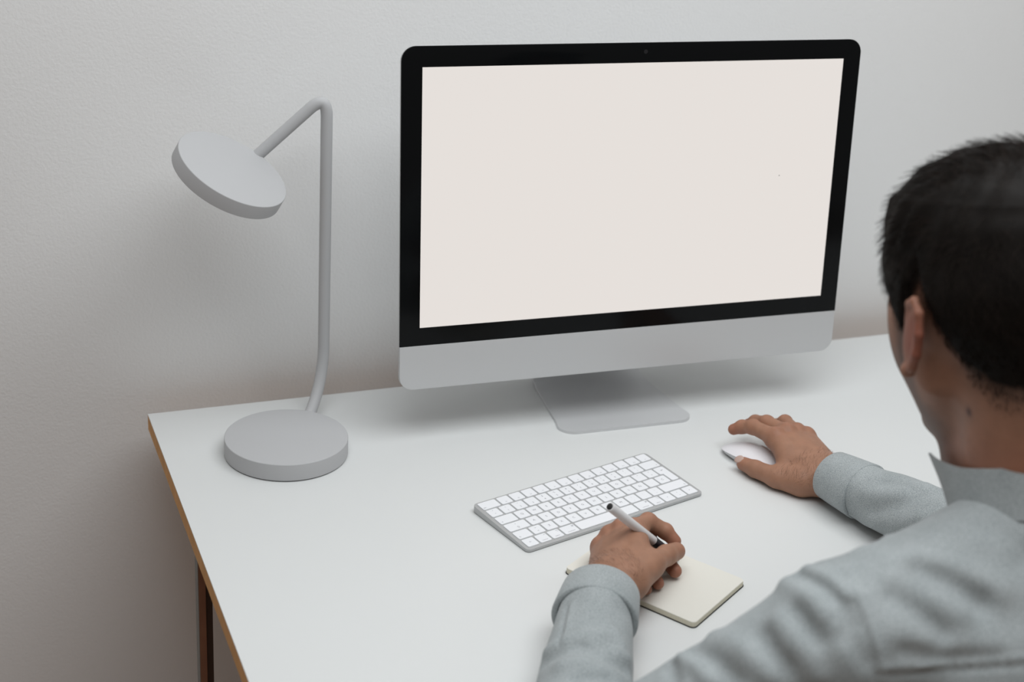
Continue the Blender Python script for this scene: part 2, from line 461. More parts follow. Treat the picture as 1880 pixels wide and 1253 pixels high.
# ------------------------------------------------------------------ notebook
nF = Vector((0.4783, -0.6712)); nb_ = (Vector((0.5796, -0.6067)) - nF); na_ = Vector((-nb_.y, nb_.x)).normalized(); nl = 0.1735; nw = nb_.length
ncen = nF + nb_ / 2 + na_ * nl / 2
nang = math.atan2(nb_.y, nb_.x)
note = tag(empty('notebook', (ncen.x, ncen.y, 0), nang), 'blank cream notebook with thin dark cover under the writing hand', 'notebook')
slab(round_rect(nw - 0.0014, nl - 0.0014, 0.006, 5), 0.0, 0.0010, 0.0003).build('cover', 'cover', note)
slab(round_rect(nw - 0.003, nl - 0.003, 0.0055, 5), 0.0011, 0.0068).build('page_block', 'pages', note)
def curl(x, y, z): return z + 0.0016 * max(0, (-x / nw + 0.2)) ** 2 * max(0, (y / nl + 0.1)) + 0.0004 * (1 + math.sin(x * 60)) * 0.5
pg = MB(); nx, ny = 14, 18
rrp = round_rect(nw - 0.0035, nl - 0.0035, 0.0055, 5)
pg.loft([[(x, y, 0.0070) for x, y in rrp], [(x, y, 0.0072) for x, y in rrp], [(x * 0.999, y * 0.999, 0.0074) for x, y in rrp]])
pg.build('top_page', 'paper', note, smooth=False)
slab(round_rect(nw - 0.0031, nl - 0.0031, 0.0055, 5), 0.0066, 0.0070).build('second_page', 'paper', note, smooth=False)

# ------------------------------------------------------------------ pen
PT = Vector((0.5215, -0.5500, 0.0080)); PE = Vector((0.4102, -0.5766, 0.1120))
pd = (PE - PT).normalized(); PL = (PE - PT).length
pen = tag(empty('pen', PT), 'frosted white gel pen with a black end held in the left hand', 'pen')
def pp(t): return pd * t
tube([pp(0.0205), pp(0.034), pp(PL - 0.004), pp(PL - 0.001), pp(PL)], [0.0030, 0.0053, 0.0053, 0.0052, 0.0048], 24).build('barrel', 'frost', pen)
tube([pp(0.0), pp(0.002), pp(0.0025), pp(0.012), pp(0.0205)], [0.0003, 0.0006, 0.0011, 0.0022, 0.0030], 16).build('nib', 'alu', pen)
tube([pp(0.034), pp(0.060), pp(0.0605)], [0.0055] * 3, 24).build('grip_band', 'ink', pen)['label'] = 'dark ink showing near the grip'
tube([pp(PL - 0.0005), pp(PL + 0.0010), pp(PL + 0.0014)], [0.0037, 0.0037, 0.0031], 20).build('end_plug', 'black', pen)['label'] = 'black plug in the pen end'

# ------------------------------------------------------------------ signed distance modelling for the person
A = lambda *p: np.array(p, dtype=float)
def smin(a, b, k):
    h = np.clip(0.5 + 0.5 * (b - a) / k, 0, 1)
    return b + (a - b) * h - k * h * (1 - h)
def smax(a, b, k): return -smin(-a, -b, k)
def cone(P, a, b, ra, rb):
    ba = b - a; t = np.clip(((P - a) @ ba) / (ba @ ba), 0, 1)
    return np.linalg.norm(P - a - t[:, None] * ba, axis=1) - (ra + (rb - ra) * t)
def seg(P, a, b): return cone(P, a, b, 0.0, 0.0)
def polyseg(P, pts):
    d = seg(P, pts[0], pts[1])
    for i in range(1, len(pts) - 1): d = np.minimum(d, seg(P, pts[i], pts[i + 1]))
    return d
def ball(P, c, r): return np.linalg.norm(P - c, axis=1) - r
def ell(P, c, r, Rm=None):
    q = P - c
    if Rm is not None: q = q @ Rm          # columns of Rm are the ellipsoid's axes
    k0 = np.linalg.norm(q / r, axis=1); k1 = np.linalg.norm(q / (r * r), axis=1)
    return k0 * (k0 - 1) / np.maximum(k1, 1e-9)
def unit(v): return v / np.linalg.norm(v)
def off_desk(d, P):
    """flattens d where it would sink into the desk top"""
    q = np.abs(P - A(0.85, -0.40, -0.012)) - A(0.85, 0.40, 0.0126)
    box = np.linalg.norm(np.maximum(q, 0), axis=1) + np.minimum(q.max(1), 0)
    return np.maximum(d, -box)

def mesh_sdf(f, lo, hi, h, B=10):
    lo = np.array(lo, float); n = np.ceil((np.array(hi) - lo) / h / B).astype(int) * B
    nb = n // B
    bi = np.stack(np.meshgrid(*[np.arange(k) for k in nb], indexing='ij'), -1).reshape(-1, 3)
    dc = f(lo + (bi * B + (B - 1) / 2) * h)
    act = np.abs(dc) < (B * h * 0.87) * 1.35 + 2 * h
    V = np.empty(n); 
    loc = np.stack(np.meshgrid(*[np.arange(B)] * 3, indexing='ij'), -1).reshape(-1, 3)
    for b, d in zip(bi[~act], dc[~act]):
        s = b * B; V[s[0]:s[0] + B, s[1]:s[1] + B, s[2]:s[2] + B] = 1.0 if d > 0 else -1.0
    ab = bi[act]
    for i in range(0, len(ab), 60):
        g = (ab[i:i + 60, None, :] * B + loc[None]).reshape(-1, 3)
        V[g[:, 0], g[:, 1], g[:, 2]] = f(lo + g * h)
    S = V < 0
    cnt = sum(S[a:n[0] - 1 + a, b:n[1] - 1 + b, c:n[2] - 1 + c].astype(np.int8) for a in (0, 1) for b in (0, 1) for c in (0, 1))
    ci = np.argwhere((cnt > 0) & (cnt < 8))
    cid = np.full(n, -1, dtype=np.int64); cid[ci[:, 0], ci[:, 1], ci[:, 2]] = np.arange(len(ci))
    cor = [(a, b, c) for a in (0, 1) for b in (0, 1) for c in (0, 1)]
    cv = np.stack([V[ci[:, 0] + a, ci[:, 1] + b, ci[:, 2] + c] for a, b, c in cor], 1)
    acc = np.zeros((len(ci), 3)); num = np.zeros(len(ci))
    for i in range(8):
        for j in range(i + 1, 8):
            if sum(abs(x - y) for x, y in zip(cor[i], cor[j])) != 1: continue
            m = (cv[:, i] < 0) != (cv[:, j] < 0)
            t = np.where(m, cv[:, i] / np.where(m, cv[:, i] - cv[:, j], 1), 0)
            p = np.array(cor[i]) + t[:, None] * (np.array(cor[j]) - np.array(cor[i]))
            acc += p * m[:, None]; num += m
    verts = lo + (ci + acc / num[:, None]) * h
    faces = []
    for ax in range(3):
        sh = [0, 0, 0]; sh[ax] = 1
        a0 = S[:n[0] - sh[0], :n[1] - sh[1], :n[2] - sh[2]]; a1 = S[sh[0]:, sh[1]:, sh[2]:]
        for inside in (True, False):
            e = np.argwhere((a0 == inside) & (a1 == (not inside)))
            u, v = [(1, 2), (2, 0), (0, 1)][ax]
            e = e[(e[:, u] > 0) & (e[:, v] > 0)]
            q = []
            for du, dv in ((-1, -1), (0, -1), (0, 0), (-1, 0)):
                g = e.copy(); g[:, u] += du; g[:, v] += dv; q.append(cid[g[:, 0], g[:, 1], g[:, 2]])
            q = np.stack(q, 1); q = q[(q >= 0).all(1)]
            faces.append(q if inside else q[:, ::-1])
    faces = np.concatenate(faces)
    for _ in range(2):
        v0, gr = grad(f, verts, h * 0.5)
        verts = verts - gr * np.clip(v0 / np.maximum((gr * gr).sum(1), 0.2), -h, h)[:, None]
    return verts, faces
def grad(f, P, e):
    g = np.stack([(f(P + e * np.eye(3)[i]) - f(P - e * np.eye(3)[i])) / (2 * e) for i in range(3)], 1)
    return f(P), g

def join(parts):
    vs, fs, n = [], [], 0
    for v, f in parts: vs.append(v); fs.append(f + n); n += len(v)
    return np.concatenate(vs), np.concatenate(fs)
def sdf_obj(name, v, f, material, parent=None, tint=None):
    o = mesh_obj(name, v, f, material, parent, True, 0)
    if tint is not None:
        at = o.data.attributes.new('tint', 'FLOAT_COLOR', 'POINT')
        at.data.foreach_set('color', np.concatenate([tint, np.ones((len(tint), 1))], 1).astype(np.float32).ravel())
    return o

# ---- hands: joints are points in space (wrist, then each finger from knuckle to tip)
def hand_sdf(J):
    W = J['wrist']; E_ = J['elbow']; fd = unit(E_ - W); pn = J['back']       # back: unit normal of the back of the hand
    side = unit(np.cross(fd, pn))
    fingers = ['index', 'middle', 'ring', 'pinky']
    rad = {'index': (0.0112, 0.0098, 0.0088, 0.0076), 'middle': (0.0115, 0.0100, 0.0090, 0.0078), 'ring': (0.0108, 0.0094, 0.0084, 0.0073), 'pinky': (0.0098, 0.0082, 0.0073, 0.0064)}
    ws = {'index': 0.012, 'middle': 0.004, 'ring': -0.004, 'pinky': -0.012}
    sgn = 1.0 if (J['index'][0] - J['pinky'][0]) @ side > 0 else -1.0
    base = {k: W + side * ws[k] * sgn for k in fingers}
    T = J['thumb']
    def f(P):
        # palm
        pl = None
        for k in fingers:
            m = J[k][0]
            d = cone(P, base[k], m - pn * 0.003, 0.0175, 0.0128)
            pl = d if pl is None else smin(pl, d, 0.010)
        for a, b in zip(fingers[:-1], fingers[1:]): pl = smin(pl, cone(P, J[a][0] - pn * 0.004, J[b][0] - pn * 0.004, 0.0092, 0.0092), 0.007)
        mid = (J['index'][0] + J['pinky'][0]) / 2
        pl = smin(pl, cone(P, W - pn * 0.004, mid * 0.6 + W * 0.4 - pn * 0.006, 0.018, 0.017), 0.012)
        th = smin(cone(P, T[0], T[1], 0.0175, 0.0130), cone(P, T[1], T[2], 0.0130, 0.0112), 0.006)
        tt = J.get('thumb_tip_r', (0.0112, 0.0092))
        th = smin(th, cone(P, T[2], T[3], tt[0], tt[1]), 0.004)
        pl = smin(pl, cone(P, T[0], W, 0.017, 0.017), 0.014)
        pl = smin(pl, cone(P, T[1] * 0.75 + T[0] * 0.25, J['index'][0] * 0.75 + base['index'] * 0.25, J.get('web', 0.0085), J.get('web', 0.0085)), 0.016)
        # forearm
        fa = smin(cone(P, W + side * 0.0105, E_ + side * 0.014, 0.0175, 0.028), cone(P, W - side * 0.0105, E_ - side * 0.014, 0.0175, 0.028), 0.012)
        pl = smin(pl, fa, 0.014)
        # knuckles and tendons on the back of the hand
        for k in fingers:
            pl = smin(pl, ball(P, J[k][0] + pn * 0.0042, 0.0100), 0.005)
            pl = pl - 0.0009 * np.exp(-(seg(P, base[k] * 0.55 + J[k][0] * 0.45 + pn * 0.013, J[k][0] + pn * 0.012) / 0.0045) ** 2)
        tot = smin(pl, th, 0.011)
        for k in fingers:
            j = J[k]; r = rad[k]
            d = cone(P, j[0], j[1], r[0], r[1])
            d = smin(d, cone(P, j[1], j[2], r[1], r[2]), 0.003)
            d = smin(d, cone(P, j[2], j[3], r[2], r[3]), 0.003)
            d = smin(d, ball(P, j[1], r[1] * 1.06), 0.003); d = smin(d, ball(P, j[2], r[2] * 1.04), 0.003)
            blend = smin(d, pl, 0.0075)
            tot = smin(tot, blend, 0.0016)
        for c, n_, fw in J.get('nails', []):
            s_ = unit(np.cross(fw, n_)); Rm = np.stack([s_, fw, n_], 1)
            tot = smin(tot, ell(P, c, A(0.0062, 0.0075, 0.0016), Rm), 0.0008)
        return off_desk(tot, P)
    return f, base

LHJ = dict(
    wrist=A(0.4030, -0.6130, 0.0430), elbow=A(0.2330, -0.8560, 0.0420), back=unit(A(-0.62, -0.10, 0.77)),
    index=[A(0.4620, -0.5450, 0.0565), A(0.4860, -0.5296, 0.0550), A(0.5053, -0.5380, 0.0440), A(0.5140, -0.5470, 0.0345)],
    middle=[A(0.4522, -0.5345, 0.0525), A(0.4820, -0.5230, 0.0390), A(0.4960, -0.5500, 0.0220), A(0.4990, -0.5810, 0.0172)],
    ring=[A(0.4405, -0.5290, 0.0420), A(0.4690, -0.5330, 0.0270), A(0.4720, -0.5680, 0.0175), A(0.4690, -0.5970, 0.0160)],
    pinky=[A(0.4280, -0.5330, 0.0310), A(0.4490, -0.5440, 0.0205), A(0.4530, -0.5720, 0.0160), A(0.4520, -0.6030, 0.0146)],
    thumb=[A(0.4190, -0.6280, 0.0455), A(0.4570, -0.6030, 0.0470), A(0.4840, -0.5830, 0.0415), A(0.5040, -0.5700, 0.0360)],
    thumb_tip_r=(0.0122, 0.0104), web=0.0125)
RHJ = dict(
    wrist=A(0.7850, -0.4390, 0.0270), elbow=A(0.8580, -0.7050, 0.0480), back=unit(A(-0.10, -0.12, 0.98)),
    index=[A(0.7577, -0.3612, 0.0450), A(0.7475, -0.3211, 0.0425), A(0.7402, -0.3055, 0.0360), A(0.7318, -0.2988, 0.0300)],
    middle=[A(0.7765, -0.3573, 0.0470), A(0.7702, -0.3177, 0.0440), A(0.7670, -0.2950, 0.0350), A(0.7650, -0.2828, 0.0260)],
    ring=[A(0.7960, -0.3520, 0.0420), A(0.8015, -0.3140, 0.0395), A(0.8010, -0.2940, 0.0250), A(0.7990, -0.2860, 0.0130)],
    pinky=[A(0.8120, -0.3530, 0.0345), A(0.8230, -0.3270, 0.0270), A(0.8240, -0.3130, 0.0160), A(0.8230, -0.3050, 0.0085)],
    thumb=[A(0.7560, -0.4360, 0.0190), A(0.7330, -0.4120, 0.0160), A(0.7200, -0.3810, 0.0140), A(0.7140, -0.3615, 0.0122)],
    nails=[(A(0.7085, -0.3570, 0.0178), unit(A(-0.62, 0.10, 0.72)), unit(A(-0.30, 0.93, -0.15)))])

SKIN = A(0.340, 0.176, 0.112); RED = A(0.35, 0.135, 0.085)
def hand_tint(v, J):
    t = np.tile(SKIN, (len(v), 1))
    def mix(col, w): return t * (1 - w[:, None]) + col * w[:, None]
    w = np.zeros(len(v))
    for k in ('index', 'middle', 'ring', 'pinky'):
        w = np.maximum(w, 0.75 * np.exp(-(np.linalg.norm(v - J[k][3], axis=1) / 0.016) ** 2))
        w = np.maximum(w, 0.35 * np.exp(-(np.linalg.norm(v - J[k][1], axis=1) / 0.012) ** 2))
        w = np.maximum(w, 0.30 * np.exp(-(np.linalg.norm(v - J[k][0] - J['back'] * 0.012, axis=1) / 0.012) ** 2))
    w = np.maximum(w, 0.4 * np.exp(-(np.linalg.norm(v - J['thumb'][3], axis=1) / 0.014) ** 2))
    t = mix(RED, w)
    for c, n_, fw in J.get('nails', []):
        s_ = unit(np.cross(fw, n_)); q = v - c
        e = ((q @ s_) / 0.0062) ** 2 + ((q @ fw) / 0.0078) ** 2 + ((q @ n_) / 0.004) ** 2
        t = mix(A(0.50, 0.36, 0.31), (e < 1).astype(float))
    return t

# ---- head
HCEN = A(0.6377, -0.8578, 0.4275); HYAW, HPITCH, HROLL, HS = math.radians(-3), math.radians(-15), math.radians(0), 1.10
HM = np.array((Matrix.Rotation(HYAW, 3, 'Z') @ Matrix.Rotation(HPITCH, 3, 'X') @ Matrix.Rotation(HROLL, 3, 'Y')))
to_head = lambda P: (P - HCEN) @ HM / HS
from_head = lambda q: HCEN + HS * np.atleast_2d(q) @ HM.T
NECK0 = from_head(A(0, -0.040, -0.055))[0]; NECK1 = A(0.654, -0.938, 0.255)
def skull(q):
    d = ell(q, A(0, -0.014, 0.034), A(0.0840, 0.1000, 0.0900))
    d = smin(d, ell(q, A(0, 0.030, -0.012), A(0.0730, 0.0600, 0.0760)), 0.03)
    return d
def head_sdf(P):
    q = to_head(P); ax = np.abs(q[:, 0]); qs = np.stack([ax, q[:, 1], q[:, 2]], 1)
    d = skull(q)
    d = smin(d, cone(qs, A(0.056, 0.000, -0.046), A(0.012, 0.062, -0.092), 0.014, 0.013), 0.022)      # jaw
    d = smin(d, ball(q, A(0, 0.070, -0.094), 0.014), 0.018)                                             # chin
    d = smin(d, cone(qs, A(0.0, 0.092, 0.020), A(0.040, 0.080, 0.022), 0.009, 0.008), 0.012)            # brow
    d = smax(d, -ell(qs, A(0.032, 0.101, 0.002), A(0.020, 0.014, 0.011)), 0.012)                       # eye sockets
    d = smin(d, ball(qs, A(0.031, 0.078, 0.001), 0.0125), 0.003)
    d = smin(d, cone(q, A(0, 0.094, 0.006), A(0, 0.112, -0.036), 0.007, 0.0095), 0.008)                # nose
    d = smin(d, ball(qs, A(0.010, 0.102, -0.040), 0.0075), 0.006)
    d = smin(d, cone(qs, A(0, 0.098, -0.060), A(0.020, 0.088, -0.062), 0.0055, 0.003), 0.005)          # lips
    d = smin(d, cone(qs, A(0, 0.097, -0.069), A(0.018, 0.088, -0.067), 0.0058, 0.003), 0.004)
    # ears: tilted plate with a rolled rim and a lobe, standing off the head
    an = unit(A(0.97, 0.20, 0.0)); up = unit(A(0.05, -0.24, 0.97)); fw = np.cross(up, an)
    if fw[1] < 0: fw = -fw
    C = A(0.0905, -0.014, -0.006)
    plate = ell(qs, C, A(0.0042, 0.0165, 0.0290), np.stack([an, fw, up], 1))
    d = smin(d, plate, 0.006)
    rim = [C + fw * x + up * z + an * o for x, z, o in ((0.012, 0.010, -0.001), (0.010, 0.024, 0.001), (0.0, 0.0305, 0.002), (-0.011, 0.024, 0.002), (-0.0155, 0.008, 0.002), (-0.013, -0.010, 0.001), (-0.006, -0.024, 0.0), (0.002, -0.031, -0.001))]
    for a, b in zip(rim[:-1], rim[1:]): d = smin(d, cone(qs, a, b, 0.0034, 0.0034), 0.003)
    d = smin(d, ball(qs, C + up * -0.031 + fw * 0.003 - an * 0.001, 0.0062), 0.004)
    # neck
    P = q; N0 = to_head(NECK0); N1 = to_head(NECK1)
    n = cone(P, N0, N1, 0.0510, 0.0550)
    n = smin(n, cone(P, A(0, 0.028, -0.075), to_head(NECK1 + A(0, 0.055, -0.015)), 0.034, 0.036), 0.03)
    d = smin(d, n, 0.020)
    return d * HS

def hair_density(q):
    """1 where hair grows, 0 on bare skin; q in head space"""
    x, y, z = np.abs(q[:, 0]), q[:, 1], q[:, 2]
    # lower limit of the hair as a function of the angle round the head
    ang = np.arctan2(x, y)                       # 0 front, pi back
    lim = np.interp(ang, np.radians([0, 25, 45, 62, 72, 84, 92, 100, 112, 125, 145, 180]), [0.074, 0.068, 0.048, 0.022, 0.008, -0.026, 0.018, 0.034, -0.010, -0.045, -0.066, -0.070])
    ramp = np.interp(ang, np.radians([0, 80, 110, 140, 180]), [0.020, 0.024, 0.034, 0.050, 0.052])
    return np.clip((z - lim) / ramp, 0, 1)
def hair_len(q):
    x, y, z = np.abs(q[:, 0]), q[:, 1], q[:, 2]
    topw = np.clip((z - 0.045) / 0.055, 0, 1); fr = np.clip((y + 0.01) / 0.06, 0, 1)
    return 0.0050 + 0.0120 * np.clip((z + 0.05) / 0.08, 0, 1) + 0.018 * topw * topw + 0.012 * fr * np.clip((z - 0.03) / 0.05, 0, 1)
def hair_cap(P):
    q = to_head(P); th = hair_len(q) * 0.55; den = hair_density(q)
    wob = 0.0016 * np.sin(q[:, 0] * 190 + 2.0 * np.sin(q[:, 1] * 60)) * np.sin(q[:, 1] * 150 + q[:, 2] * 90) * np.clip((q[:, 2] - 0.03) / 0.05, 0, 1)
    base = head_noear(q)
    return HS * (np.maximum(base - th * den - wob, -(base + 0.006)) + 0.0015 * (den < 0.01) + (den <= 0) * 0.004)
def head_noear(q):
    return smin(skull(q), cone(q, to_head(NECK0), to_head(NECK1), 0.0510, 0.0550), 0.020)

hl = A(*np.minimum.reduce([from_head(A(a, b, c))[0] for a in (-.12, .12) for b in (-.14, .15) for c in (-.15, .16)]))
hh = A(*np.maximum.reduce([from_head(A(a, b, c))[0] for a in (-.12, .12) for b in (-.14, .15) for c in (-.15, .16)]))
hl[2] = 0.25
hv, hf = mesh_sdf(head_sdf, hl, hh, 0.0024)
q = to_head(hv)
ht = np.tile(SKIN * A(0.95, 0.92, 0.92), (len(hv), 1))
def hmix(col, w):
    global ht
    ht = ht * (1 - w[:, None]) + col * w[:, None]
qa = np.abs(q[:, 0])
neckw = np.clip((-0.075 - q[:, 2]) / 0.04, 0, 1) * (q[:, 1] < 0.03)
hmix(A(0.31, 0.135, 0.085), neckw * 0.75)
earw = np.exp(-(np.linalg.norm(np.stack([qa, q[:, 1], q[:, 2]], 1) - A(0.100, -0.022, -0.006), axis=1) / 0.026) ** 2) * (qa > 0.083)
hmix(A(0.27, 0.092, 0.060), np.clip(earw * 1.2, 0, 0.9))  # ear redness, with the shade on its back darkened into the tint
beard = np.clip((0.10 - np.abs(q[:, 1] - 0.055) * 1.1 - np.abs(q[:, 2] + 0.085) * 1.1) / 0.045, 0, 1)
side_b = np.clip((0.022 - np.abs(q[:, 1] - 0.022 - 0.30 * (-0.03 - q[:, 2]))) / 0.014, 0, 1) * np.clip((0.03 - q[:, 2]) / 0.03, 0, 1) * (q[:, 2] > -0.11)
hmix(A(0.080, 0.050, 0.040), np.clip(np.maximum(beard * np.clip((q[:, 1] - 0.002) / 0.03, 0, 1), side_b), 0, 1) * 0.75 * (1 - 0.8 * np.exp(-((q[:, 2] + 0.064) / 0.014) ** 2 - (qa / 0.032) ** 2)))
hmix(A(0.018, 0.0125, 0.010), np.clip(hair_density(q) * 1.7, 0, 0.97) * (qa < 0.088))
fade = np.clip((hair_density(q + A(0, 0, 0.016)) * 1.0), 0, 1)
hmix(A(0.12, 0.070, 0.05), fade * 0.35 * (qa < 0.088))
lipw = np.exp(-(((q[:, 2] + 0.064) / 0.008) ** 2 + (qa / 0.02) ** 2)) * (q[:, 1] > 0.085); hmix(A(0.33, 0.12, 0.10), lipw * 0.8)
eyew = (np.linalg.norm(np.stack([qa, q[:, 1], q[:, 2]], 1) - A(0.031, 0.091, 0.001), axis=1) < 0.0065); hmix(A(0.05, 0.035, 0.03), eyew * 0.9)
browe = np.exp(-(((q[:, 2] - 0.022) / 0.005) ** 2)) * (qa > 0.012) * (qa < 0.052) * (q[:, 1] > 0.05); hmix(A(0.03, 0.02, 0.016), browe * 0.85)
MOLE = A(0.5801, -0.9091, 0.3649)
mw = np.exp(-(np.linalg.norm(hv - MOLE, axis=1) / 0.0042) ** 2); hmix(A(0.06, 0.02, 0.015), np.clip(mw * 1.2, 0, 0.9))

# ---- hands and forearms
parts, tints = [(hv, hf)], [ht]
for J, lo, hi in ((LHJ, (0.325, -0.735, 0.0), (0.535, -0.505, 0.11)), (RHJ, (0.675, -0.545, 0.0), (0.86, -0.262, 0.09))):
    f, base = hand_sdf(J)
    v, fc = mesh_sdf(f, lo, hi, 0.00135)
    parts.append((v, fc)); tints.append(hand_tint(v, J))

# ---- the clothed body: torso and arms (under the shirt) and seated legs
SL, SR = A(0.447, -0.962, 0.186), A(0.830, -0.935, 0.175)
EL, ER = A(0.238, -0.885, 0.012), A(0.864, -0.720, 0.050)
HIP = A(0.635, -1.120, -0.235)
def torso(P, g):
    d = ell(P, A(0.636, -0.990, 0.060), A(0.172 + g, 0.112 + g, 0.190 + g))
    d = smin(d, ell(P, A(0.634, -1.06, -0.13), A(0.158 + g, 0.112 + g, 0.17 + g)), 0.06)
    d = smin(d, cone(P, SL + A(0.055, -0.004, 0.0), SR - A(0.055, 0.004, 0.0), 0.056 + g, 0.056 + g), 0.05)
    for S in (SL, SR):
        d = smin(d, cone(P, NECK1 + A(0, -0.010, 0.008), S + A(0, 0, 0.004), 0.046 + g, 0.046 + g), 0.035)
    return d
def body_sdf(P):
    d = torso(P, -0.004)
    d = smin(d, cone(P, SL, EL, 0.050, 0.042), 0.03); d = smin(d, cone(P, SR, ER, 0.050, 0.042), 0.03)
    d = smin(d, cone(P, EL, LHJ['wrist'], 0.040, 0.026), 0.02); d = smin(d, cone(P, ER, RHJ['wrist'], 0.040, 0.026), 0.02)
    for s in (-1, 1):
        h = HIP + A(0.085 * s, 0.0, -0.0); k = A(0.635 + 0.13 * s, -0.66, -0.235); an_ = A(0.635 + 0.13 * s, -0.62, -0.66)
        d = smin(d, cone(P, h, k, 0.075, 0.052), 0.05); d = smin(d, cone(P, k, an_, 0.050, 0.034), 0.03)
    cutL = (P - (LHJ['wrist'] + (EL - LHJ['wrist']) * 0.22)) @ unit(LHJ['wrist'] - EL)
    cutR = (P - (RHJ['wrist'] + (ER - RHJ['wrist']) * 0.22)) @ unit(RHJ['wrist'] - ER)
    near = np.linalg.norm(P - LHJ['wrist'], axis=1) < 0.14; d = np.where(near, np.maximum(d, cutL), d)
    near = np.linalg.norm(P - RHJ['wrist'], axis=1) < 0.14; d = np.where(near, np.maximum(d, cutR), d)
    return off_desk(d, P)
bv, bf = mesh_sdf(body_sdf, (0.18, -1.27, -0.71), (1.0, -0.44, 0.31), 0.011)
parts.append((bv, bf)); tints.append(np.tile(SKIN, (len(bv), 1)))
v, f = join(parts)
person = sdf_obj('person', v, f, 'skin', None, np.concatenate(tints))
tag(person, 'seated man in a grey shirt seen from behind, writing with his left hand', 'person')

# ---- shirt
LC0, LC1 = A(0.3765, -0.6400, 0.0455), A(0.3480, -0.6850, 0.0470)      # left cuff, front and back
RC0, RC1 = A(0.7858, -0.4557, 0.0350), A(0.7970, -0.5150, 0.0400)      # right cuff
